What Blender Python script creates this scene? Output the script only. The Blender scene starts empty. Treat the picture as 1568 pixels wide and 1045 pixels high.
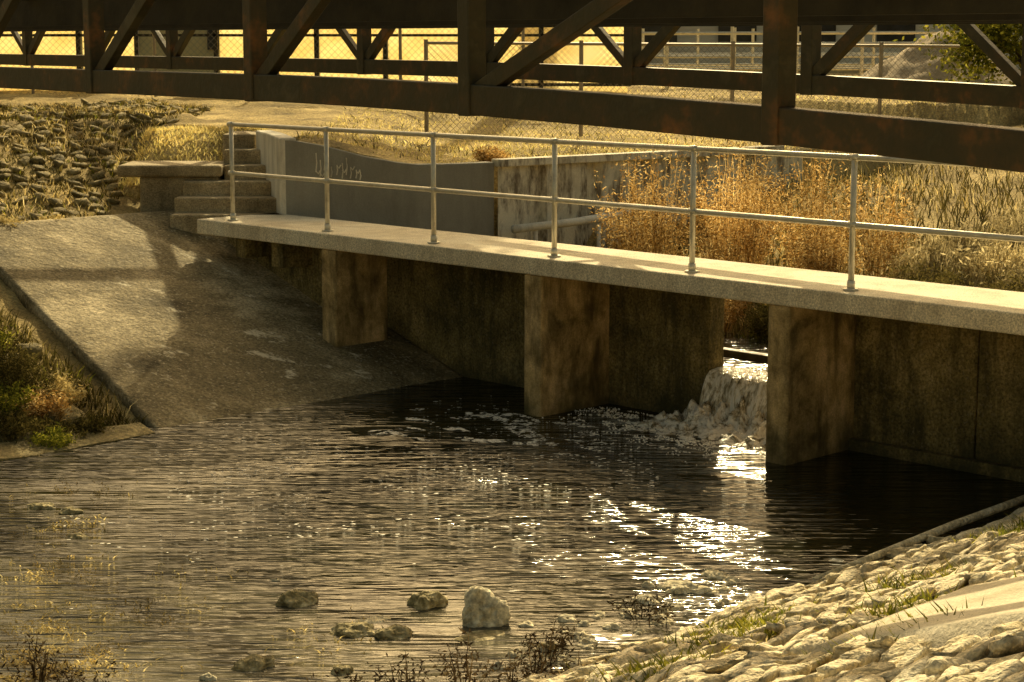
import bpy, bmesh, math, random
from mathutils import Vector, noise, Matrix
random.seed(7)
R=random.random
def U(a,b): return a+(b-a)*R()
scene=bpy.context.scene
# ------------------------------------------------------------ frames
def D(u,m,z=0.0):   # weir frame (u along the dam, m upstream) -> world
    return Vector((-3.116+.7035*u+.7107*m, 20.93-.7107*u+.7035*m, z))
def inv(X,Y):
    a=X+3.116;b=Y-20.93
    return a*.7035-b*.7107, a*.7107+b*.7035
def B(p,a,z=0.0):   # footbridge frame (p across, a along)
    return Vector((p*.785-a*.62, p*.62+a*.785, z))
def sm(x,a,b):
    t=max(0,min(1,(x-a)/(b-a))); return t*t*(3-2*t)
def nz(x,y,z=0): return noise.noise(Vector((x,y,z)))
# ------------------------------------------------------------ object helpers
def empty(name):
    o=bpy.data.objects.new(name,None); scene.collection.objects.link(o); return o
def mk(name,verts,faces,mat,parent=None,smooth=False,bevel=0):
    me=bpy.data.meshes.new(name); me.from_pydata([tuple(v) for v in verts],[],faces); me.update()
    o=bpy.data.objects.new(name,me); scene.collection.objects.link(o)
    if mat: me.materials.append(mat)
    if parent: o.parent=parent
    if smooth: me.polygons.foreach_set('use_smooth',[True]*len(me.polygons))
    if bevel:
        b=o.modifiers.new('b','BEVEL'); b.width=bevel; b.segments=2; b.limit_method='ANGLE'
    return o
CF=[(0,3,2,1),(4,5,6,7),(0,1,5,4),(1,2,6,5),(2,3,7,6),(3,0,4,7)]
class M:
    def __init__(s): s.v=[];s.f=[]
    def add(s,v,f):
        n=len(s.v); s.v+=v; s.f+=[tuple(i+n for i in q) for q in f]
    def box(s,fn,u0,u1,m0,m1,z0,z1):
        s.add([fn(u0,m0,z0),fn(u1,m0,z0),fn(u1,m1,z0),fn(u0,m1,z0),fn(u0,m0,z1),fn(u1,m0,z1),fn(u1,m1,z1),fn(u0,m1,z1)],CF)
    def beam(s,p,q,w,h,up=Vector((0,0,1))):
        p=Vector(p);q=Vector(q);d=(q-p).normalized(); x=d.cross(up)
        if x.length<1e-3: x=Vector((1,0,0))
        x.normalize(); y=x.cross(d)
        s.add([p-x*w/2-y*h/2,p+x*w/2-y*h/2,p+x*w/2+y*h/2,p-x*w/2+y*h/2,q-x*w/2-y*h/2,q+x*w/2-y*h/2,q+x*w/2+y*h/2,q-x*w/2+y*h/2],CF)
    def tube(s,pts,r,n=8,taper=None):
        pts=[Vector(p) for p in pts]; rings=[]
        for i,p in enumerate(pts):
            d=(pts[min(i+1,len(pts)-1)]-pts[max(i-1,0)]).normalized()
            x=d.cross(Vector((0,0,1)))
            if x.length<.05: x=d.cross(Vector((0,1,0)))
            x.normalize(); y=x.cross(d)
            rr=r if taper is None else r*(1+(taper-1)*i/(len(pts)-1))
            rings.append([p+x*math.cos(2*math.pi*k/n)*rr+y*math.sin(2*math.pi*k/n)*rr for k in range(n)])
        v=[a for q in rings for a in q]; f=[]
        for i in range(len(rings)-1):
            for k in range(n): f.append((i*n+k,i*n+(k+1)%n,(i+1)*n+(k+1)%n,(i+1)*n+k))
        f.append(tuple(range(n-1,-1,-1))); f.append(tuple((len(rings)-1)*n+k for k in range(n)))
        s.add(v,f)
    def obj(s,name,mat,parent=None,smooth=False,bevel=0): return mk(name,s.v,s.f,mat,parent,smooth,bevel)
# ------------------------------------------------------------ materials
class N:
    def __init__(s,name):
        s.m=bpy.data.materials.new(name); s.m.use_nodes=True; s.t=s.m.node_tree; s.t.nodes.clear()
        s.out=s.n('ShaderNodeOutputMaterial'); s.tc=s.n('ShaderNodeTexCoord')
    def n(s,ty,**k):
        x=s.t.nodes.new(ty)
        for a,b in k.items(): setattr(x,a,b)
        return x
    def l(s,a,b): s.t.links.new(a,b)
    def noise(s,scale,detail=4,rough=.6,mapscale=None,dist=0,rot=None):
        x=s.n('ShaderNodeTexNoise'); x.inputs['Scale'].default_value=scale; x.inputs['Detail'].default_value=detail
        x.inputs['Roughness'].default_value=rough; x.inputs['Distortion'].default_value=dist
        if mapscale or rot:
            mp=s.n('ShaderNodeMapping')
            if mapscale: mp.inputs['Scale'].default_value=mapscale
            if rot: mp.inputs['Rotation'].default_value=rot
            s.l(s.tc.outputs['Object'],mp.inputs[0]); s.l(mp.outputs[0],x.inputs['Vector'])
        else: s.l(s.tc.outputs['Object'],x.inputs['Vector'])
        return x.outputs['Fac']
    def ramp(s,src,stops):
        r=s.n('ShaderNodeValToRGB'); e=r.color_ramp.elements
        while len(e)<len(stops): e.new(.5)
        for i,(p,c) in enumerate(stops):
            e[i].position=p; e[i].color=(c[0],c[1],c[2],1) if hasattr(c,'__len__') else (c,c,c,1)
        s.l(src,r.inputs[0]); return r.outputs[0]
    def mix(s,fac,a,b,mode='MIX'):
        x=s.n('ShaderNodeMix',data_type='RGBA',blend_type=mode)
        for sock,v in ((x.inputs[0],fac),(x.inputs[6],a),(x.inputs[7],b)):
            if isinstance(v,(int,float)): sock.default_value=v
            elif isinstance(v,tuple): sock.default_value=(v[0],v[1],v[2],1)
            else: s.l(v,sock)
        return x.outputs[2]
    def bump(s,h,st,dist=.02,prev=None):
        b=s.n('ShaderNodeBump'); b.inputs['Strength'].default_value=st; b.inputs['Distance'].default_value=dist
        s.l(h,b.inputs['Height'])
        if prev: s.l(prev,b.inputs['Normal'])
        return b.outputs[0]
    def bsdf(s,col,rough=.85,normal=None,metal=0,spec=.3,ior=None):
        p=s.n('ShaderNodeBsdfPrincipled')
        for k,v in (('Base Color',col),('Roughness',rough),('Metallic',metal),('Specular IOR Level',spec)):
            if isinstance(v,(int,float)): p.inputs[k].default_value=v
            elif isinstance(v,tuple): p.inputs[k].default_value=(v[0],v[1],v[2],1)
            else: s.l(v,p.inputs[k])
        if ior: p.inputs['IOR'].default_value=ior
        if normal: s.l(normal,p.inputs['Normal'])
        return p.outputs[0]
    def done(s,sh): s.l(sh,s.out.inputs[0]); return s.m
def concrete(name,dark,mid,light,agg=70,aggs=.5,streak=.5,scale=1.3,bst=.5,rough=.85,stain=(.03,.025,.012),spk=0,foot=None,blotch=None,sscale=3.2,sz=.28):
    s=N(name)
    c=s.ramp(s.noise(scale,5,.68,dist=.4),[(.32,dark),(.5,mid),(.68,light)])
    f=s.ramp(s.noise(agg,2,.7),[(.3,1-aggs),(.7,1+aggs*.6)]); c=s.mix(1,c,f,'MULTIPLY')
    if streak>0:
        st=s.ramp(s.noise(sscale,4,.7,mapscale=(1.6,1.6,sz)),[(.45,0),(.64,streak)])
        c=s.mix(st,c,stain)
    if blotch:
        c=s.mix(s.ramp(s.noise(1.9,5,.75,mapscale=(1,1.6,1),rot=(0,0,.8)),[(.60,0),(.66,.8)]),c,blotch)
    if spk:
        c=s.mix(s.ramp(s.noise(agg*.7,1,.5),[(.63,0),(.70,spk)]),c,(.6,.52,.36))
    if foot:    # damp tide mark near the waterline
        sp=s.n('ShaderNodeSeparateXYZ'); s.l(s.tc.outputs['Object'],sp.inputs[0])
        ad=s.n('ShaderNodeMath',operation='ADD'); s.l(sp.outputs[2],ad.inputs[0]); s.l(s.noise(2.5,3,.6),ad.inputs[1])
        c=s.mix(s.ramp(ad.outputs[0],[(.45,.9),(.85,0)]),c,foot)
    nn=s.bump(s.noise(agg*.6,2,.6),bst*.8,.012); nn=s.bump(s.noise(9,4,.7),bst,.03,nn)
    return s.done(s.bsdf(c,rough,nn))
def simple(name,cols,scale=5,rough=.6,bst=.2,metal=0,detail=4,mapscale=None,spec=.3):
    s=N(name); k=len(cols)
    n_=s.noise(scale,detail,.65,mapscale=mapscale)
    c=s.ramp(n_,[(.3+.4*i/(k-1),x) for i,x in enumerate(cols)])
    return s.done(s.bsdf(c,rough,s.bump(s.noise(scale*4,3,.7),bst,.02) if bst else None,metal,spec))
def foliage(name,cols,trans=.45,rough=.7):
    s=N(name); g=s.n('ShaderNodeNewGeometry'); k=len(cols)
    c=s.ramp(g.outputs['Random Per Island'],[(i/(k-1),x) for i,x in enumerate(cols)])
    c=s.mix(1,c,s.ramp(s.noise(1.1,1),[(.35,.55),(.65,1.25)]),'MULTIPLY')
    t=s.n('ShaderNodeBsdfTranslucent'); s.l(c,t.inputs[0])
    d=s.n('ShaderNodeBsdfDiffuse'); s.l(c,d.inputs[0])
    mx=s.n('ShaderNodeMixShader'); mx.inputs[0].default_value=trans
    s.l(d.outputs[0],mx.inputs[1]); s.l(t.outputs[0],mx.inputs[2])
    return s.done(mx.outputs[0])

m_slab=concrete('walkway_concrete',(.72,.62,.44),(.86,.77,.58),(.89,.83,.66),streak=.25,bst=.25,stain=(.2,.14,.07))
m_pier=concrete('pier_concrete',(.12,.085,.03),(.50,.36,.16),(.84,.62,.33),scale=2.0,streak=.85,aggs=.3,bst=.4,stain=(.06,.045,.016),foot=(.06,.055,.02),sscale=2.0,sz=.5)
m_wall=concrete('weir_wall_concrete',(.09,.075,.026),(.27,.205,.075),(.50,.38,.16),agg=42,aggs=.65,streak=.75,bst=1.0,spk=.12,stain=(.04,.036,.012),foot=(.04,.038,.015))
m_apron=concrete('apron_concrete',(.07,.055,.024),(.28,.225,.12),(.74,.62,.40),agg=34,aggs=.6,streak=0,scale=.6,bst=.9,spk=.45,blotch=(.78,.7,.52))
m_white=concrete('white_painted_concrete',(.76,.71,.58),(.88,.84,.72),(.9,.88,.78),streak=.3,bst=.2,aggs=.1,stain=(.06,.05,.03))
m_grey=concrete('grey_painted_concrete',(.28,.27,.23),(.35,.34,.29),(.41,.395,.34),scale=.6,streak=.15,bst=.15,aggs=.1)
m_sheet=concrete('sheet_pile_paint',(.62,.57,.43),(.84,.79,.64),(.88,.84,.7),scale=2,streak=.8,aggs=.1,bst=.3,stain=(.10,.06,.028),sscale=5,sz=.5)
m_step=concrete('step_concrete',(.26,.2,.11),(.46,.37,.22),(.6,.5,.33),streak=.3)
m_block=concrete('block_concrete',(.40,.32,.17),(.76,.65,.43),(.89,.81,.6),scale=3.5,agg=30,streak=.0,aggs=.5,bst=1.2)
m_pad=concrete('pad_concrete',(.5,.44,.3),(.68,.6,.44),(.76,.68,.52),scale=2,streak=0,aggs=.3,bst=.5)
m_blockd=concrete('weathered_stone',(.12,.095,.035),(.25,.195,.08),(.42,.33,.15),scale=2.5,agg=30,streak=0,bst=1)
m_rock=concrete('river_rock',(.42,.35,.2),(.76,.68,.48),(.88,.82,.64),scale=5,agg=26,streak=0,bst=1.2)
m_rockd=concrete('algae_rock',(.12,.105,.035),(.40,.33,.17),(.76,.66,.43),scale=7,agg=26,streak=0,bst=1.2)
m_steel=simple('painted_steel',[(.17,.08,.028),(.06,.045,.022),(.042,.038,.02),(.075,.064,.035)],3.0,.5,.25,.1)
m_steeld=simple('dark_steel',[(.02,.018,.01),(.035,.03,.017),(.05,.042,.022)],3,.7,.2,.1)
m_galv=simple('galvanised_pipe',[(.6,.55,.44),(.74,.7,.57),(.82,.77,.64)],12,.33,.1,.4,spec=.5)
m_fence=simple('fence_wire',[(.25,.21,.15),(.4,.34,.25)],8,.5,0,.3)
m_beam=simple('wet_timber',[(.02,.015,.008),(.06,.045,.025)],6,.35,.5)
m_foam=simple('foam',[(.72,.68,.58),(.9,.87,.8)],20,.5,0)
m_bark=simple('bark',[(.03,.02,.012),(.09,.065,.04)],8,.9,.8)
m_pale=simple('pale_siding',[(.65,.59,.47),(.82,.75,.62)],1.5,.7,.1,mapscale=(1,1,8))
m_glass=simple('window_dark',[(.02,.02,.02),(.05,.05,.05)],2,.2,.0)
m_gravel=simple('gravel',[(.3,.24,.16),(.6,.5,.36)],14,.95,1.0)
s=N('yellow_screen')
c=s.ramp(s.noise(1.2,3,.6,mapscale=(1,1,2)),[(.3,(.80,.68,.40)),(.6,(.9,.84,.60)),(.75,(.92,.88,.7))])
t=s.n('ShaderNodeBsdfTranslucent'); s.l(c,t.inputs[0]); mx=s.n('ShaderNodeMixShader'); mx.inputs[0].default_value=.88
s.l(s.bsdf(c,.8),mx.inputs[1]); s.l(t.outputs[0],mx.inputs[2]); m_yscr=s.done(mx.outputs[0])
f_dry=foliage('dry_grass',[(.40,.30,.10),(.70,.55,.23),(.85,.73,.39)],.58)
f_gold=foliage('golden_turf',[(.66,.52,.18),(.89,.77,.36),(.58,.52,.17)],.58)
f_rust=foliage('rusty_shrub',[(.22,.12,.035),(.60,.38,.12),(.86,.68,.35)],.62)
f_pampas=foliage('pale_weeping_grass',[(.24,.2,.09),(.52,.43,.23),(.80,.70,.43)],.58)
f_green=foliage('green_weed',[(.08,.10,.015),(.22,.23,.035),(.50,.46,.06)],.5)
f_olive=foliage('olive_scrub',[(.05,.045,.012),(.11,.09,.028),(.22,.18,.06)],.45)
f_twig=foliage('dark_twig',[(.03,.02,.012),(.09,.06,.03),(.2,.15,.08)],.3)
f_tree=foliage('tree_leaf',[(.03,.04,.01),(.07,.08,.02),(.14,.14,.035)],.4)
s=N('earth')
c=s.ramp(s.noise(.9,5,.7),[(.3,(.16,.12,.05)),(.48,(.40,.30,.12)),(.68,(.72,.56,.25))])
c=s.mix(1,c,s.ramp(s.noise(35,2,.7),[(.3,.5),(.7,1.3)]),'MULTIPLY')
m_earth=s.done(s.bsdf(c,.95,s.bump(s.noise(18,4,.75),.9,.05)))
def water(name,deep,silt_sky_tint,ripple=1.0):
    s=N(name)
    w1=s.noise(1.5,1,.5,mapscale=(.4,1.6,1),rot=(0,0,.1),dist=.1)
    w2=s.noise(5.5,1,.5,mapscale=(.26,2.0,1),rot=(0,0,.06),dist=.2)
    w3=s.noise(17,1,.5,mapscale=(.30,1.9,1),rot=(0,0,-.03),dist=.1)
    calm=s.ramp(s.noise(.5,2,.5),[(.38,.30),(.58,1.0)])
    def mul(a,k):
        x=s.n('ShaderNodeMath',operation='MULTIPLY'); s.l(a,x.inputs[0]); s.l(k,x.inputs[1])
        return x.outputs[0]
    nn=s.bump(w1,.5*ripple,.12); nn=s.bump(mul(w2,calm),1.0*ripple,.075,nn); nn=s.bump(mul(w3,calm),.9*ripple,.026,nn)
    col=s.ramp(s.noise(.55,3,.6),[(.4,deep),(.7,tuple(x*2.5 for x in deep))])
    # pale silty shallows downstream; the colour also stands in for bright sky reflection
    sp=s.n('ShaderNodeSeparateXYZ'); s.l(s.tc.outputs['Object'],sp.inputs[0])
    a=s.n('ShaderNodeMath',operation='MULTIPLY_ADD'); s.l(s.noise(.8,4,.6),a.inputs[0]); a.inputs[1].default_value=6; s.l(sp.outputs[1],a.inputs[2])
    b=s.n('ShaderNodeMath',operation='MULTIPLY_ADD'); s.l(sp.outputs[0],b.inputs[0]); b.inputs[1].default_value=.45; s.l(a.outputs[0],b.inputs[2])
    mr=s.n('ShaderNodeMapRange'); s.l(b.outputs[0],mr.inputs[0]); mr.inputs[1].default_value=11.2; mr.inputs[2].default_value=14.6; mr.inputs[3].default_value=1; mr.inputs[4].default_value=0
    col=s.mix(mr.outputs[0],col,silt_sky_tint)
    return s.done(s.bsdf(col,.085,nn,0,.5,1.38))
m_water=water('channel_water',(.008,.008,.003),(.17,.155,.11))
s=N('falling_water')
f=s.ramp(s.noise(7,4,.7,mapscale=(2.4,2.4,.35)),[(.34,(.16,.13,.07)),(.45,(.5,.45,.33)),(.56,(.92,.89,.82))])
m_fall=s.done(s.bsdf(f,.15,s.bump(s.noise(9,3,.7,mapscale=(2.4,2.4,.4)),.9,.04),0,.6))
s=N('churned_water')
f=s.ramp(s.noise(6,5,.75,dist=.8),[(.36,(.04,.035,.015)),(.45,(.38,.34,.24)),(.54,(.92,.89,.82))])
m_churn=s.done(s.bsdf(f,.25,s.bump(s.noise(22,4,.7),1.0,.03),0,.5))

# ------------------------------------------------------------ terrain
WL=[(-2.66,21.7),(-1.1,22.07),(-.21,22.5),(1.455,23.8),(3.6,25.5),(60,72)]
def wallY(X):
    for (x0,y0),(x1,y1) in zip(WL,WL[1:]):
        if x0<=X<=x1: return y0+(y1-y0)*(X-x0)/(x1-x0)
    return 1e9
def leftz(u):
    if u>-1.5: return min(1.46,.341*(2.9-u))
    return min(2.5,1.46+.27*max(0,-1.75-u))
def ground(X,Y):
    u,m=inv(X,Y)
    rough=.05*nz(X*1.7,Y*1.7)+.03*nz(X*5,Y*5)
    if u<2.9: zd=leftz(u)-.10
    elif u>10: zd=min(1.9,.35*(u-10))-.05
    else: zd=-.6*min(1,(u-2.9)/.6,(10-u)/.6)-.1
    zu=.25+.55*sm(m,2.1,3.2)+.75*sm(m,4,9)+.75*sm(m,9,15)
    if u>10: zu=max(zu,min(1.9,.35*(u-10)))
    z=zd if m<.95 else zu
    if X<-2.66:
        lz=leftz(u)-.1
        ax=-2.66-.336*(Y-21.7)
        if X>ax and Y>21.7: lz=2.28
        lawn=(1.75*sm(Y,22.9,23.1)+.58*sm(Y+.25*(X+4),23.0,24.6)) if X>-4.8 else 2.33*sm(Y+.9*(X+4),21.0,25.0)
        z=max(lz,lawn) if (m>.3 or u<2) else z
        if -3.95<X<-2.7 and 21.2<Y<23.3: z=min(z,1.35+max(0,Y-22)*.5)
    else:
        wy=wallY(X)
        if Y>wy:
            top=2.0+.3*sm(-X,.9,2.6)
            base=z if m>.95 else 1.0
            z=base+(top-base)*sm(Y,wy+.05,wy+.2)
    z+= (2.55-z)*sm(Y,27,38) if z>1.5 else 0
    if m>14: z=max(z,2.45)
    if Y>60: z=2.55
    k=1 if not(2.9<u<10 and m<.9) else 0
    return z+rough*k
def axis(lo,hi,a,b,st):
    r=[]; x=a
    while x<b: r.append(x); x+=st
    d=st; x=b
    while x<hi: r.append(x); d*=1.25; x+=d
    r.append(hi); d=st; x=a
    while x>lo: d*=1.25; x-=d; r.append(max(x,lo))
    return sorted(set(r))
xs=axis(-400,400,-10,8,.14); ys=axis(-40,700,4,34,.14)
v=[(x,y,ground(x,y)) for y in ys for x in xs]; W=len(xs)
f=[(j*W+i,j*W+i+1,(j+1)*W+i+1,(j+1)*W+i) for j in range(len(ys)-1) for i in range(W-1)]
mk('ground',v,f,m_earth,smooth=True)
# ------------------------------------------------------------ water
def sheet(name,fn,u0,u1,m0,m1,z,mat):
    return mk(name,[fn(u0,m0,z),fn(u1,m0,z),fn(u1,m1,z),fn(u0,m1,z)],[(0,1,2,3)],mat)
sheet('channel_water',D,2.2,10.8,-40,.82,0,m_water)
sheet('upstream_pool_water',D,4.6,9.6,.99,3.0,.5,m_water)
g=M(); nu=50; prof=[(1.02,.505),(.9,.50),(.80,.485),(.74,.44),(.70,.36),(.67,.24),(.65,.1),(.64,-.03)]
vv=[]
for i in range(nu+1):
    u=6.23+1.37*i/nu
    for k,(m,z) in enumerate(prof):
        w=.09*k/7*nz(u*5,k*.4,3)+.03*nz(u*18,k*.6)
        vv.append(D(u,m-w-.012*k*abs(nz(u*3,1)),z+.02*nz(u*9,k)))
P=len(prof); ff=[(i*P+k,(i+1)*P+k,(i+1)*P+k+1,i*P+k+1) for i in range(nu) for k in range(P-1)]
mk('waterfall',vv,ff,m_fall,smooth=True)
# churned plunge pool
nx_,ny_=110,70; vv=[]
for i in range(nx_+1):
    for j in range(ny_+1):
        u=5.3+2.29*i/nx_; m=-.35+1.12*j/ny_
        e=math.exp(-((.64-m)/.26)**2)*sm(u,5.6,6.4)
        q=abs(noise.noise(Vector((u*5,m*6,1))))+.5*abs(noise.noise(Vector((u*13,m*14,4))))+.25*abs(noise.noise(Vector((u*31,m*31,6))))
        edge=min(i/nx_,1,(j/ny_)*1.0)*4
        vv.append(D(u,m,-.03+e*(.05+.24*q)+.08*q*min(1,edge)*sm(m,-.35,.3)*sm(u,5.3,6)))
mk('churned_pool_water',vv,[(i*(ny_+1)+j,(i+1)*(ny_+1)+j,(i+1)*(ny_+1)+j+1,i*(ny_+1)+j+1) for i in range(nx_) for j in range(ny_)],m_churn,smooth=True)
g=M()
def disc(c,r,h=.006,asp=1,ang=0):
    n=7; pts=[]
    for k in range(n):
        a=2*math.pi*k/n; rr=r*U(.7,1.2); x=math.cos(a)*rr*asp; y=math.sin(a)*rr
        pts.append(Vector((c[0]+x*math.cos(ang)-y*math.sin(ang),c[1]+x*math.sin(ang)+y*math.cos(ang),.002)))
    pts.append(Vector((c[0],c[1],h)))
    g.add(pts,[(k,(k+1)%n,n) for k in range(n)])
for i in range(7600):
    u=random.gauss(6.5,.7); m=.64-abs(random.gauss(0,.5))
    if 4.99<u<7.6 and nz(u*5,m*8,2)>-.15+.3*(.64-m): disc(D(u,m),U(.003,.013),U(.005,.016))
for i in range(12000):    # curling streaks
    a=random.choice([0,1,2,3,4]); t=R()**.7
    u=6.7-2.8*t+.25*math.sin(t*5+a); m=.25-a*.30-.75*t+random.gauss(0,.06)+.1*math.sin(t*9+a)
    if nz(u*2.3,m*5,a)>.0+.12*t and nz(u*11,m*11,4)>-.05: disc(D(u,m),U(.003,.010),.003,U(1,2.8),U(-.4,.4))
for i in range(1700):
    X=U(-3.4,1.2);Y=random.gauss(14.8,1.3)
    u,m=inv(X,Y)
    if 3.1<u<8 and m<.5 and nz(X*1.1,Y*1.4,5)>-.02: disc((X,Y),U(.004,.013),.004,U(1,2))
g.obj('foam_patch',m_foam)
# ------------------------------------------------------------ weir
weir=empty('weir')
g=M(); g.box(D,-.45,15.5,-.18,.9,1.335,1.5); g.obj('walkway_slab',m_slab,weir,bevel=.015)
g=M()
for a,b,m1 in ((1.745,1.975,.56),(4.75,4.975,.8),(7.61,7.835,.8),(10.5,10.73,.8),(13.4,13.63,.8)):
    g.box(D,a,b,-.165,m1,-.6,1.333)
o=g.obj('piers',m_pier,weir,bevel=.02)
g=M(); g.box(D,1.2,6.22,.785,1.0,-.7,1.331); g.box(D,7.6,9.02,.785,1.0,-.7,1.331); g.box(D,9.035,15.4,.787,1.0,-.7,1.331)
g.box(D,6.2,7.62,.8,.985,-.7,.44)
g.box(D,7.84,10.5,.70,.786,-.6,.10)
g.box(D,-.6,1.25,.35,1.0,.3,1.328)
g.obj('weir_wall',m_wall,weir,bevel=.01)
g=M(); g.beam(D(4.9,1.5,.52),D(7.62,1.46,.52),.1,.09); g.obj('timber_sill',m_beam,weir,bevel=.01)
g=M(); g.box(D,.1,.28,-.05,.5,1.1,1.334); g.box(D,.75,.95,-.05,.5,1.05,1.334); g.obj('corbels',m_wall,weir,bevel=.01)
rail=empty('walkway_railing'); g=M()
for i in range(10):
    u=1.663*i
    g.tube([D(u,0,1.5),D(u,0,2.57)],.025,10)
    g.tube([D(u,0,1.503),D(u,0,1.515)],.065,10)
    g.tube([D(u,0,1.515),D(u,0,1.58)],.033,10)
    for z in (2.57,2.03):
        g.tube([D(u-.04,0,z),D(u+.04,0,z)],.031,10)
g.obj('posts',m_galv,rail,smooth=True)
g=M()
g.tube([D(-.0,0,2.57),D(15.5,0,2.57)],.025,10); g.tube([D(0,0,2.03),D(15.5,0,2.03)],.025,10)
g.obj('rails',m_galv,rail,smooth=True)
# ------------------------------------------------------------ apron
A=[]; F=[]; nu,nm=60,60
for i in range(nu+1):
    for j in range(nm+1):
        s_=i/nu; t_=j/nm
        u=2.98-4.55*s_
        mlo=-3.04+.5*s_
        m=mlo+(.8-mlo)*t_
        z=.341*(2.9-u)+.012*nz(u*.9,m*.9)
        if s_>.97: z=min(z,1.5)
        A.append(D(u,m,z))
for i in range(nu):
    for j in range(nm):
        F.append((i*(nm+1)+j,(i+1)*(nm+1)+j,(i+1)*(nm+1)+j+1,i*(nm+1)+j+1))
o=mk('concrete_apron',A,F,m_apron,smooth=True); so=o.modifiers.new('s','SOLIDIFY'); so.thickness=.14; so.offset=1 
g=M()
n=60
for i in range(n):
    f0=lambda q:.20+.16*nz(q*1.7,2)+.05*nz(q*6,2)
    m0=-6.4+3.25*i/n; m1=m0+3.25/n; w0=f0(m0);w1=f0(m1); z0=.008+.02*nz(m0*2,5); z1=.008+.02*nz(m1*2,5)
    a=[D(2.95-w0,m0,z0+.06),D(2.95+w0*.7,m0,z0),D(2.95+w1*.7,m1,z1),D(2.95-w1,m1,z1+.06)]
    g.add(a+[q-Vector((0,0,.4)) for q in a],[(0,1,2,3),(1,5,6,2),(0,3,7,4)])
g.obj('concrete_toe_ledge',m_blockd)
# ------------------------------------------------------------ stairs, landing
st=empty('concrete_stairs'); g=M(); W3=lambda x,y,z:Vector((x,y,z))
for k in range(6):
    y0=21.62+.3*k; x0=[-3.95,-3.95,-3.9,-3.45,-3.5,-3.55][k]; x1=-2.68-.336*(y0-21.7)+.02
    g.box(W3,x0,x1,y0,y0+.34 if k<5 else y0+.9,1.0,1.5+.17*k)
g.obj('steps',m_step,st,bevel=.02)
g=M(); g.box(W3,-4.7,-3.46,22.36,23.25,1.88,2.02); g.box(W3,-4.45,-3.5,22.42,23.2,1.2,1.88)
g.obj('landing',m_step,st,bevel=.03)
# ------------------------------------------------------------ retaining wall
rw=empty('retaining_wall')
pl=[(-2.66,21.7,2.375),(-2.16,21.82,2.28),(-1.7,21.93,2.15),(-1.35,22.01,2.08),(-1.1,22.07,2.05),(-.66,22.28,2.045),(-.21,22.5,2.05)]
def wallmesh(pl,th,z0):
    v=[];f=[]
    for i,(x,y,z) in enumerate(pl):
        a=Vector(pl[max(i-1,0)][:2]);b=Vector(pl[min(i+1,len(pl)-1)][:2]); d=(b-a).normalized(); n=Vector((-d.y,d.x))*th
        v+=[(x,y,z0),(x,y,z),(x+n.x,y+n.y,z),(x+n.x,y+n.y,z0)]
    for i in range(len(pl)-1):
        for k in range(4): f.append((4*i+k,4*i+(k+1)%4,4*i+4+(k+1)%4,4*i+4+k))
    n=4*(len(pl)-1); f+=[(3,2,1,0),(n,n+1,n+2,n+3)]
    return v,f
v,f=wallmesh(pl,.2,.3); mk('grey_face',v,f,m_grey,rw,bevel=.015)
v,f=wallmesh([(-3.14,23.1,2.40),(-2.9,22.38,2.40),(-2.68,21.69,2.378)],.2,1.0)
mk('white_wing',v,f,m_white,rw,bevel=.02)
g=M()
def onwall(s_,z,off=.004):
    x=-2.66+1.56*s_; y=21.7+.37*s_; return Vector((x+.23*off,y-.97*off,z))
for s_,z0,z1 in ((.25,1.98,2.2),(.28,1.93,2.12),(.31,2.0,2.2),(.36,1.92,2.04),(.40,1.94,2.06),(.44,1.9,2.08),(.47,1.94,2.14),(.50,1.9,2.03),(.54,1.9,2.0),(.57,1.88,1.98)):
    g.tube([onwall(s_,z1),onwall(s_+.005,(z0+z1)/2),onwall(s_-.002,z0)],.0085,5)
for s_,z in ((.25,1.99),(.28,1.96),(.40,2.05),(.44,2.0),(.5,2.03),(.54,1.99)):
    g.tube([onwall(s_,z),onwall(s_+.015,z-.03),onwall(s_+.03,z+.01)],.009,5)
g.obj('graffiti',m_white,rw)
sp=empty('sheet_pile_wall'); A_=Vector((-.2,22.52,0)); Bv=Vector((3.6,25.5,0)); d=(Bv-A_).normalized(); n_=Vector((d.y,-d.x,0)); L=(Bv-A_).length
pts=[];x=0
while x<L:
    for dx,o_ in ((0,0),(.50,.0),(.56,-.10),(.70,-.10),(.76,0)): pts.append((x+dx,o_))
    x+=.90
v=[];f=[]
for (a,o_) in pts:
    p=A_+d*a+n_*(o_+.05); v+=[(p.x,p.y,.3),(p.x,p.y,2.0)]
for i in range(len(pts)-1): f.append((2*i,2*i+2,2*i+3,2*i+1))
mk('corrugated_piles',v,f,m_sheet,sp)
g=M(); g.beam(A_+n_*.02+Vector((0,0,2.04)),Bv+n_*.02+Vector((0,0,2.04)),.2,.09)
g.obj('cap_beam',m_sheet,sp,bevel=.008)
g=M(); g.tube([A_+n_*.35+Vector((0,0,1.27)),A_+d*1.0+n_*.33+Vector((0,0,1.30)),A_+d*1.9+n_*.30+Vector((0,0,1.36))],.05,12)
for k in (.35,1.35): g.tube([A_+d*k+n_*.34+Vector((0,0,.6)),A_+d*k+n_*.34+Vector((0,0,1.25))],.025,8)
g.obj('drain_pipe',m_white,smooth=True)

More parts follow.
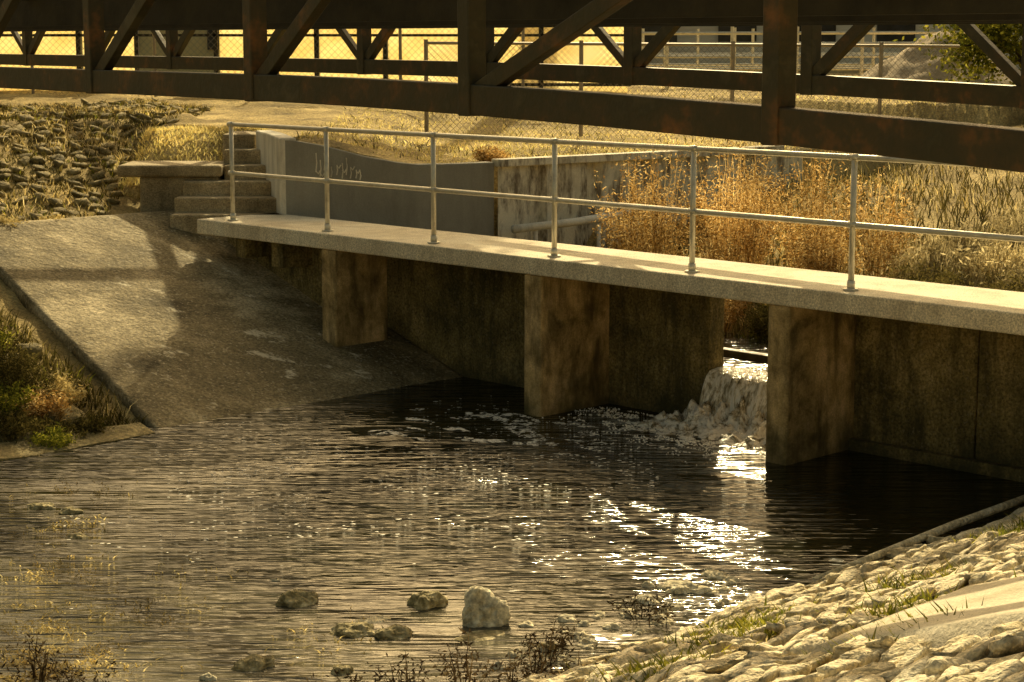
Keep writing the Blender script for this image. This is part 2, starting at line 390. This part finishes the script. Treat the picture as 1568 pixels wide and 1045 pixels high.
# ------------------------------------------------------------ block mats
def blocks(name,cells,mat,sz=(.18,.12,.07),surf=ground,lift=.02,nb=6,na=8,rag=.3,rotj=.2):
    g=M()
    base=[];fc=[]
    se=lambda w,e: math.copysign(abs(w)**e,w)
    for i in range(nb+1):
        ph=math.pi*i/nb
        for k in range(na):
            th=2*math.pi*k/na
            base.append((se(math.sin(ph),.6)*se(math.cos(th),.55),se(math.sin(ph),.6)*se(math.sin(th),.55),se(math.cos(ph),.7)))
    for i in range(nb):
        for k in range(na): fc.append((i*na+k,(i+1)*na+k,(i+1)*na+(k+1)%na,i*na+(k+1)%na))
    for (u,m) in cells:
        w=D(u,m); X,Y=w.x,w.y
        e=.1; z=surf(X,Y); q1=D(u+e,m);q2=D(u,m+e)
        su=(surf(q1.x,q1.y)-z)/e; smm=(surf(q2.x,q2.y)-z)/e
        su=max(-.6,min(.6,su)); smm=max(-.4,min(.4,smm))
        a=U(-rotj,rotj); ca,sa=math.cos(a),math.sin(a)
        s0=sz[0]*U(.40,.58);s1=sz[1]*U(.40,.56);s2=sz[2]*U(.45,1.15)
        t1,t2=U(-.25,.25),U(-.25,.25)
        vs=[]
        for (x,y,zz) in base:
            jit=1+rag*nz(x*1.6+u*9,y*1.6+m*9,zz*1.6)*1.6
            lm=x*s0*jit; lu=y*s1*jit
            lu,lm=lu*ca-lm*sa,lu*sa+lm*ca
            vs.append(D(u+lu,m+lm,z+lift+su*lu+smm*lm+zz*s2*jit+t1*lu+t2*lm))
        g.add(vs,fc)
    return g.obj(name,mat,smooth=True)
cells=[]
u=9.95;r=0
while u<15.6:
    m=-12+(r%2)*.1
    while m<.6:
        if R()>.05 and (u>10.1 or R()>.35) and not(12.25<u<13.5 and -5.9<m<-4.55): cells.append((u+U(-.02,.02)+.05*nz(m*.8,1),m+U(-.03,.03)))
        m+=.205*U(.85,1.2)
    u+=.125; r+=1
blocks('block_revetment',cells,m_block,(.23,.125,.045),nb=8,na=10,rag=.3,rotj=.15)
cells=[];u=-1.85;r=0
while u>-9.5:
    m=-5+(r%2)*.13
    while m<5.5:
        p=D(u,m)
        if not(p.x>-4.8 and p.y>22.1) and R()>.25: cells.append((u+U(-.04,.04),m+U(-.06,.06)))
        m+=.26
    u-=.21;r+=1
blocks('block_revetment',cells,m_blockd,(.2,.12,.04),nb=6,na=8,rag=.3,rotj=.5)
cells=[(U(-1.5,2.9),U(-8,-3.2)) for i in range(140)]
blocks('bank_stone',cells,m_blockd,(.3,.22,.1))
g=M(); g.tube([D(9.98,-2.7,-.02),D(9.97,-1,.05),D(9.92,.6,.06)],.03,8); g.obj('revetment_edge_pipe',m_block,smooth=True)
v=[];f=[];n=16
for j in range(n+1):
    for i in range(n+1):
        u=12.2+1.35*i/n; m=-5.95+1.45*j/n
        e=.05*nz(u*4,m*4)
        if i in(0,n): u+=e
        if j in(0,n): m+=e
        v.append(D(u,m,.35*(u-10)+.035+.03*nz(u*2,m*2)-(.12 if i in(0,n) or j in(0,n) else 0)))
f=[(j*(n+1)+i,j*(n+1)+i+1,(j+1)*(n+1)+i+1,(j+1)*(n+1)+i) for j in range(n) for i in range(n)]
mk('concrete_pad',v,f,m_pad,smooth=True)
# ------------------------------------------------------------ rocks
def rock(name,X,Y,w,h,mat,z=-.02,sq=.8):
    bm=bmesh.new(); bmesh.ops.create_icosphere(bm,subdivisions=5 if w>.15 else 4,radius=1)
    sd=U(0,99)
    for q in bm.verts:
        c=q.co; k=1+.36*noise.noise(c*1.3+Vector((sd,0,0)))+.17*noise.noise(c*3.2+Vector((0,sd,0)))+.09*noise.noise(c*8)+.05*noise.noise(c*18)
        c*=k; c.x*=w/2; c.y*=w/2*sq; c.z*=h
    me=bpy.data.meshes.new(name); bm.to_mesh(me); bm.free(); me.materials.append(mat)
    me.polygons.foreach_set('use_smooth',[True]*len(me.polygons))
    o=bpy.data.objects.new(name,me); o.location=(X,Y,z); o.rotation_euler=(0,0,U(-.5,.5)); scene.collection.objects.link(o)
for (X,Y,w,h,mt) in ((-1.353,11.42,.27,.10,m_rockd),(-.54,11.36,.25,.10,m_rockd),(-.174,11.0,.29,.21,m_rock),(-.94,10.8,.26,.07,m_rockd),(-.70,10.76,.24,.07,m_rockd),
    (-1.47,10.2,.24,.07,m_rockd),(-1.68,9.98,.1,.05,m_rock),(-3.3,13.7,.2,.05,m_rockd),(-3.57,13.85,.22,.05,m_rockd),(-.85,11.05,.24,.03,m_rock),
    (1.12,11.7,.3,.07,m_rock),(.86,11.45,.2,.05,m_rock),(1.35,12.0,.2,.05,m_rock),(.21,10.5,.13,.06,m_rockd),(.45,10.6,.12,.05,m_rock),(-.95,10.1,.16,.05,m_rockd),(-3.1,13.0,.14,.04,m_rockd),(-1.55,11.9,.1,.03,m_rock),(-.2,10.75,.3,.03,m_rockd),
    (.6,10.9,.14,.04,m_rock),(.9,11.0,.16,.05,m_rock),(.7,10.4,.15,.06,m_rock),(.35,10.2,.14,.05,m_rockd),(1.0,11.3,.13,.05,m_rock)):
    rock('river_rock',X,Y,w,h,mt)
for i in range(34):
    X=U(-.2,1.5); Y=9.9+(X+.1)*1.1+U(-.2,.9)
    rock('river_rock',X,Y,U(.06,.15),U(.02,.05),m_rock)
# ------------------------------------------------------------ vegetation
def blade(g,b,h,lean,w,seg=2):
    a=U(0,6.28); wx=Vector((math.cos(a),math.sin(a),0))*w
    tip=b+Vector((lean[0],lean[1],h)); mid=b+Vector((lean[0]*.35,lean[1]*.35,h*.6))
    g.add([b-wx,b+wx,mid+wx*.7,mid-wx*.7,tip],[(0,1,2,3),(3,2,4)])
def patch(name,n,region,mat,h=(.05,.12),w=.006,lean=.5,zf=ground,clump=None):
    g=M()
    for i in range(n):
        p=region()
        if p is None: continue
        if clump and nz(p[0]*clump,p[1]*clump,2)<-.0+U(-.15,.15): continue
        hh=U(*h); z=zf(p[0],p[1])-.02
        blade(g,Vector((p[0],p[1],z)),hh,(U(-lean,lean)*hh,U(-lean,lean)*hh),w*U(.6,1.4))
    return g.obj(name,mat)
def lawn():
    X=U(-9,7);Y=23+abs(random.gauss(0,6))
    if Y<wallY(X)+.25 or Y>42: return None
    if X<-2.6 and Y+.6*(X+4)<23.2: return None
    return X,Y
patch('lawn_grass',32000,lawn,f_gold,(.03,.08),.008,.9)
patch('lawn_weed',4000,lawn,f_olive,(.05,.14),.008,.9,clump=.8)
def leftbank():
    u=U(-2.5,3.0);m=U(-8,-3.05)
    p=D(u,m); return (p.x,p.y)
patch('bank_grass',6000,leftbank,f_dry,(.06,.2),.005,.8,clump=1.3)
patch('bank_weed',18000,leftbank,f_olive,(.05,.2),.009,.8)
patch('bank_weed',5000,leftbank,f_green,(.05,.2),.008,.8,clump=1.1)
def toe():
    p=D(U(2.4,3.05),U(-6.4,-3.1)); return (p.x,p.y)
patch('toe_weed',3500,toe,f_green,(.04,.16),.006,.8,clump=2.0)
patch('toe_weed',4000,toe,f_olive,(.04,.14),.006,.8)
def riprap():
    u=U(-9.5,-1.5);m=U(-5,5.5); p=D(u,m)
    if p.x>-4.8 and p.y>22.2: return None
    return (p.x,p.y)
patch('revetment_grass',30000,riprap,f_dry,(.04,.15),.006,.8,clump=.7)
patch('revetment_weed',28000,riprap,f_olive,(.04,.12),.009,.8)
patch('revetment_weed',9000,riprap,f_green,(.04,.12),.008,.8,clump=1.0)
def shelf():
    u=U(-1.9,-1.45);m=U(-3,.6);p=D(u,m);return p.x,p.y
patch('shelf_grass',1600,shelf,f_dry,(.04,.16),.006,.8,clump=2)
def crest():
    X=U(-4.9,-3.2);Y=U(23.0,25.0);return X,Y
patch('crest_grass',5000,crest,f_gold,(.03,.09),.007,.8)
def rbank():
    p=D(U(10,15.5),U(-12,.5)); return p.x,p.y
patch('revetment_weed',6000,rbank,f_dry,(.03,.10),.004,.9,clump=1.5)
def rclumps():
    c=random.choice([(1.15,9.6),(1.35,10.1),(2.0,9.2),(2.3,10.3),(3.3,12.0),(3.6,12.2),(.7,8.8),(1.7,8.0)])
    return c[0]+random.gauss(0,.15),c[1]+random.gauss(0,.15)
patch('green_weed',3600,rclumps,f_green,(.05,.14),.007,.9)
def up():
    m=1.9+abs(random.gauss(0,5)); u=U(1,16); p=D(u,m)
    if p.y>wallY(p.x)-.05 : return None
    return p.x,p.y
patch('upstream_grass',24000,up,f_olive,(.08,.26),.009,.7)
patch('upstream_dry_grass',12000,up,f_dry,(.10,.3),.006,.7,clump=.7)
def gapg():
    p=D(U(5.2,8.2),U(2.2,3.6)); return p.x,p.y
patch('reed_grass',4000,gapg,f_green,(.08,.25),.006,.5)

def shrub(name,X,Y,Rr,H,mat,stems=60,leaves=60,ls=.02,z=None,droop=0.):
    g=M(); z=ground(X,Y) if z is None else z
    for i in range(stems):
        a=U(0,6.28); r=Rr*math.sqrt(R()); hh=H*U(.5,1.1)*(1-.35*(r/Rr)**2)
        b=Vector((X+math.cos(a)*r*.35,Y+math.sin(a)*r*.35,z)); tip=Vector((X+math.cos(a)*r,Y+math.sin(a)*r,z+hh))
        pts=[]
        for k in range(6):
            t=k/5; q=b.lerp(tip,t); q.z=z+hh*(t**.8)-droop*hh*max(0,t-.45)**1.4*2.0
            q+=Vector((nz(t*3,i,1),nz(t*3,i,2),0))*.12*Rr
            pts.append(q)
        for k in range(5):
            w=Vector((math.cos(a+1.57),math.sin(a+1.57),0))*.006*(1-k/6)
            g.add([pts[k]-w,pts[k]+w,pts[k+1]+w*.8,pts[k+1]-w*.8],[(0,1,2,3)])
        for k in range(leaves):
            t=U(.25,1)*4.999; j=int(t); q=pts[j].lerp(pts[j+1],t-j)+Vector((random.gauss(0,.05),random.gauss(0,.05),random.gauss(0,.05)))*(Rr+.3)
            d1=Vector((U(-1,1),U(-1,1),U(-.6,1))).normalized()*ls*U(.6,1.7); d2=d1.cross(Vector((U(-1,1),U(-1,1),U(-1,1)))).normalized()*ls*.35
            g.add([q-d1,q+d2,q+d1,q-d2],[(0,1,2,3)])
    return g.obj(name,mat)
for (u,m,r,h) in ((2.9,3.4,.5,1.4),(3.6,3.1,.5,1.6),(4.1,3.6,.55,1.7),(4.7,3.3,.5,1.7),(5.3,3.6,.5,1.45),(3.6,4.5,.6,1.6),(4.6,4.6,.6,1.65),(5.6,4.4,.5,1.3),(3.3,2.5,.35,.8),(4.9,2.6,.4,.8),(4.1,2.6,.4,.9),(5.8,3.2,.4,.9)):
    p=D(u,m); shrub('dry_shrub',p.x,p.y,r,h,f_rust,64,52,.019)
for (u,m,r,h) in ((6.4,4.2,.65,1.35),(7.0,4.6,.7,1.4),(7.8,4.1,.7,1.3),(8.6,4.9,.75,1.35),(6.7,5.7,.85,1.5),(7.8,6.0,.9,1.5),(9.2,4.2,.75,1.3),(9.0,6.3,1,1.5),(6.2,5.0,.5,1.3)):
    p=D(u,m); shrub('weeping_grass',p.x,p.y,r,h,f_pampas,520,4,.03,droop=1.45)
for (u,m,r,h) in ((6.2,2.8,.5,.5),(6.8,3.3,.5,.55),(7.3,3.0,.5,.6),(8.0,3.2,.5,.6),(8.4,2.8,.5,.55),(9.4,2.8,.6,.6),(5.6,2.6,.35,.45),(8.9,3.5,.6,.6)):
    p=D(u,m); shrub('olive_scrub',p.x,p.y,r,h,f_olive,80,45,.02)
for (X,Y,r,h,mt) in ((-.25,23.1,.25,.22,f_rust),(-5.6,20.7,.2,.2,f_dry),(-5.2,21.2,.2,.18,f_dry),(-4.5,16.9,.35,.4,f_olive),(-4.2,16.6,.25,.3,f_rust),(-5.0,17.6,.3,.35,f_green),(-5.4,18.4,.35,.35,f_olive),(-4.9,16.2,.4,.3,f_olive),(-4.0,16.0,.2,.25,f_green),
    (-4.75,17.2,.35,.38,f_olive),(-4.6,16.5,.35,.32,f_green),(-5.1,17.1,.35,.4,f_rust),(-4.35,16.15,.3,.28,f_olive),(-5.25,17.9,.35,.35,f_olive),(-3.85,16.35,.22,.2,f_olive),(-4.15,17.0,.25,.28,f_dry)):
    shrub('bank_shrub',X,Y,r,h,mt,50,36,.02)
for (X,Y,h) in ((-.55,9.6,.32),(-.25,9.75,.38),(.0,9.6,.3),(.15,9.9,.35),(-.9,9.5,.25),(.35,9.7,.25),(.2,10.4,.25),(.8,11.0,.22),(-2.3,9.7,.25),(-2.6,9.9,.3)):
    shrub('dead_weed',X,Y,.22,h,f_twig,14,16,.016,z=-.02)
g=M()
for c in ((-2.9,10.9,.5,700),(-2.6,10.3,.4,900),(-2.2,11.2,.25,160),(-3.1,12.1,.4,300),(-2.75,9.8,.4,1600),(-3.2,13.3,.25,200),(-2.2,12.0,.25,100),(-1.0,10.75,.3,160),(-3.4,14.3,.3,160)):
    for i in range(c[3]):
        X=random.gauss(c[0],c[2]*.6);Y=random.gauss(c[1],c[2]*.6)
        if nz(X*4,Y*4)<-.05: continue
        blade(g,Vector((X,Y,-.005)),U(.005,.035),(U(-.06,.06),U(-.06,.06)),.006)
g.obj('water_weed',f_dry)
def tree(name,X,Y,H,Rc,mat,lo=.15,ls=.05,nb=16,per=75,spread=.24):
    t=empty(name); z=ground(X,Y); g=M()
    g.tube([(X,Y,z-.1),(X+.1,Y,z+H*.3),(X-.05,Y+.1,z+H*.6),(X,Y,z+H*.95)],.03*H,8,.2)
    ends=[]
    for i in range(nb):
        a=U(0,6.28);h0=H*U(lo,.85); b=Vector((X,Y,z+h0)); e=b+Vector((math.cos(a)*Rc*U(.4,.95),math.sin(a)*Rc*U(.4,.95),H*U(.0,.15)))
        g.tube([b,b.lerp(e,.5)+Vector((0,0,.15)),e],.012*H,6,.25); ends+=[e,b.lerp(e,.6)]
    g.obj('trunk',m_bark,t,smooth=True); g=M()
    for e in ends:
        for j in range(4):
            c=e+Vector((random.gauss(0,.2),random.gauss(0,.2),random.gauss(0,.17)))*Rc
            for k in range(per):
                q=c+Vector((random.gauss(0,spread),random.gauss(0,spread),random.gauss(0,spread*.8)))
                d1=Vector((U(-1,1),U(-1,1),U(-1,1))).normalized()*ls*U(.7,1.3); d2=d1.cross(Vector((U(-1,1),U(-1,1),U(-1,1)))).normalized()*ls*.6
                g.add([q-d1,q+d2,q+d1,q-d2],[(0,1,2,3)])
    g.obj('crown',mat,t)
tree('oak_tree',10.8,36,4.2,2.2,f_tree); tree('oak_tree',8.9,33,2.6,1.4,f_green); tree('oak_tree',13.2,38,5,2.4,f_tree)
tree('unseen_shade_tree',1.0,40.5,15.2,1.3,f_tree,lo=.66,ls=.16,nb=20,per=22,spread=.3)  # out-of-view tree, added so its crown shades the apron and walkway end
# ------------------------------------------------------------ background
bs=empty('yellow_screen_fence'); g=M(); fr=M()
x=-13.0
for i,wd in enumerate([1.7,1.2,1.9,1.1,1.5,1.9,1.3,1.6,1.35,1.7]):
    if i not in (4,): g.box(W3,x+.05,x+wd-.05,36+.05*(i%2),36.03+.05*(i%2),2.5,4.6)
    fr.box(W3,x-.04,x+.04,35.9,35.98,2.4,4.7); x+=wd
fr.box(W3,-13,x,35.9,35.95,2.62,2.68); fr.box(W3,-13,x,35.9,35.95,3.55,3.6)
g.obj('screens',m_yscr,bs); fr.obj('frame',m_steeld,bs)
def chain(name,p,q,H,sp=.09,rw_=.007):
    e=empty(name); p=Vector(p);q=Vector(q);d=(q-p);L=d.length;d.normalize(); up_=Vector((0,0,1)); g=M()
    n=int(L/sp)
    for i in range(-int(H/sp),n):
        for sg in (1,-1):
            a0=i*sp; a1=a0+H
            lo=max(0,a0);hi=min(L,a1)
            if hi<=lo: continue
            z0_,z1_=(lo-a0),(hi-a0)
            if sg<0: z0_,z1_=H-z0_,H-z1_
            A1=p+d*lo+up_*z0_;A2=p+d*hi+up_*z1_; w=up_*rw_/2
            g.add([A1-w,A1+w,A2+w,A2-w],[(0,1,2,3)])
    g.obj('mesh',m_fence,e); g=M(); k=0
    while k<=L:
        g.tube([p+d*k,p+d*k+up_*(H+.05)],.03,8); k+=2.2
    g.tube([p+up_*H,q+up_*H],.022,8); g.obj('posts',m_fence,e)
chain('chain_link_fence',(-1.2,26.5,2.15),(6.5,27.6,2.1),1.3)
chain('chain_link_fence',(-13,34,2.45),(2,34,2.45),1.9,.12,.008)
wb=empty('worksite_railing'); g=M()
for yy in (38,41,45):
    for z in (2.9,3.15,3.4,3.62): g.tube([(1.8,yy,z),(9.5,yy,z+.02)],.03,6)
    k=1.8
    while k<9.5: g.tube([(k,yy,2.4),(k,yy,3.75)],.035,6); k+=1.3+.2*(yy==41)
g.obj('rails',m_galv,wb)
bl=empty('pale_industrial_building'); g=M(); g.box(W3,3,22,60,75,2.4,8); g.obj('walls',m_pale,bl)
g=M()
for i in range(7): g.box(W3,4+2.5*i,5.2+2.5*i,59.9,60.05,3.4,4.6)
g.obj('windows',m_glass,bl); g=M(); g.box(W3,2.6,22.4,59.6,75.4,8,8.3); g.obj('roof',m_steeld,bl)
bl=empty('yellow_building'); g=M(); g.box(W3,-30,2.5,55,70,2.4,9); g.obj('walls',simple('yellow_render',[(.6,.46,.2),(.75,.6,.3)],.6,.8,.1),bl)
g=M()
for i in range(9): g.box(W3,-28+3.2*i,-26.8+3.2*i,54.9,55.05,3.2,4.8)
g.obj('windows',m_glass,bl); g=M(); g.box(W3,-30.4,2.9,54.6,70.4,9,9.3); g.obj('roof',m_steeld,bl)
v=[];f=[];n=40
for j in range(n+1):
    for i in range(n+1):
        x=6+4.5*i/n; y=34+4.5*j/n; r=math.hypot(x-8.2,y-36.2)/2.1
        v.append((x,y,2.4+max(0,1-r)*1.35+.12*nz(x*3,y*3)-(.2 if r>1 else 0)))
f=[(j*(n+1)+i,j*(n+1)+i+1,(j+1)*(n+1)+i+1,(j+1)*(n+1)+i) for j in range(n) for i in range(n)]
mk('gravel_pile',v,f,m_gravel,smooth=True)
# ------------------------------------------------------------ footbridge
fb=empty('truss_footbridge')
def cz(a): return 3.262-.0034*max(0,11.5-a)**2
def fz(a): return 3.255-.00135*max(0,20-a)**2
def chordline(p,a0,a1,cf,dz,w,h,name,mat,nseg=28):
    pts=[B(p,a0+(a1-a0)*i/nseg,cf(a0+(a1-a0)*i/nseg)+dz) for i in range(nseg+1)]
    d=Vector((.785,.62,0)); v=[];f=[]
    for q in pts: v+=[q-d*w/2-Vector((0,0,h)),q-d*w/2,q+d*w/2,q+d*w/2-Vector((0,0,h))]
    for i in range(nseg):
        for k in range(4): f.append((4*i+k,4*i+(k+1)%4,4*i+4+(k+1)%4,4*i+4+k))
    f+=[(3,2,1,0),(4*nseg,4*nseg+1,4*nseg+2,4*nseg+3)]
    return mk(name,v,f,mat,fb,bevel=.008)
chordline(6.76,2.0,34,cz,0,.12,.18,'near_bottom_chord',m_steel)
chordline(13.2,2.0,42,fz,0,.12,.18,'far_bottom_chord',m_steel)
chordline(6.76,2.0,34,cz,1.0,.12,.16,'near_top_chord',m_steel)
chordline(13.2,2.0,42,fz,1.0,.12,.16,'far_top_chord',m_steel)
BOX=M()
near=[6.45+2.485*k for k in range(-1,11)]; far=[12.2+2.49*k for k in range(-4,12)]
for a in near:
    BOX.box(lambda p,q,z:B(p,q,z),6.76-.072,6.76+.062,a-.055,a+.055,cz(a)-.188,cz(a)+.95)
for a in far:
    BOX.box(lambda p,q,z:B(p,q,z),13.2-.072,13.2+.062,a-.07,a+.07,fz(a)-.188,fz(a)+.95)
BOX.obj('posts',m_steel,fb,bevel=.008)
g=M()
for i,a in enumerate(near):
    if i<2: continue
    run=2.15 if i==2 else 1.35
    g.beam(B(6.76,a-.06,cz(a)-.05),B(6.76,a-run,cz(a)+.86),.08,.1)
for i,a in enumerate(far):
    g.beam(B(13.2,a,fz(a)-.05),B(13.2,a-1.2,fz(a)+.9),.09,.12)
    if i%2: g.beam(B(13.2,a,fz(a)-.05),B(13.2,a+1.2,fz(a)+.9),.07,.09)
g.obj('diagonals',m_steel,fb,bevel=.006)
g=M()
g.box(lambda a,b,z:B(b,a,z),2,38,7.32,7.38,3.62,4.08)
for p in (8.3,9.3,10.3): g.box(lambda a,b,z:B(b,a,z),2,38,p-.03,p+.03,3.60,3.84)
for a in near: g.box(lambda a_,b,z:B(b,a_,z),a-.04,a+.04,6.83,13.1,3.85,3.95)
g.obj('deck_stringers',m_steeld,fb)
# ------------------------------------------------------------ light
el=math.radians(33); az=math.radians(7.5)
sdir=Vector((math.sin(az)*math.cos(el),math.cos(az)*math.cos(el),math.sin(el)))
sl=bpy.data.lights.new('sun','SUN'); sl.energy=5; sl.angle=math.radians(.55); sl.color=(1,.82,.45)
so=bpy.data.objects.new('sun',sl); so.rotation_euler=sdir.to_track_quat('Z','Y').to_euler(); so.location=(0,0,30); scene.collection.objects.link(so)
w=bpy.data.worlds.new('World'); scene.world=w; w.use_nodes=True; nt=w.node_tree
bg=nt.nodes['Background']; sky=nt.nodes.new('ShaderNodeTexSky'); sky.sky_type='NISHITA'; sky.sun_disc=False
sky.sun_elevation=el; sky.sun_rotation=az; sky.dust_density=7; sky.air_density=1.0
mx=nt.nodes.new('ShaderNodeMix'); mx.data_type='RGBA'; mx.blend_type='MULTIPLY'; mx.inputs[0].default_value=1; mx.inputs[7].default_value=(1,.83,.48,1)
nt.links.new(sky.outputs[0],mx.inputs[6]); nt.links.new(mx.outputs[2],bg.inputs[0]); bg.inputs[1].default_value=.15
cam=bpy.data.cameras.new('camera'); cam.lens=66; cam.sensor_width=36; cam.clip_end=2000
co=bpy.data.objects.new('camera',cam); co.location=(0,0,3.5); co.rotation_euler=(math.radians(90-9.13),0,0); scene.collection.objects.link(co); scene.camera=co
scene.view_settings.view_transform='Standard'; scene.view_settings.look='None'; scene.view_settings.exposure=0
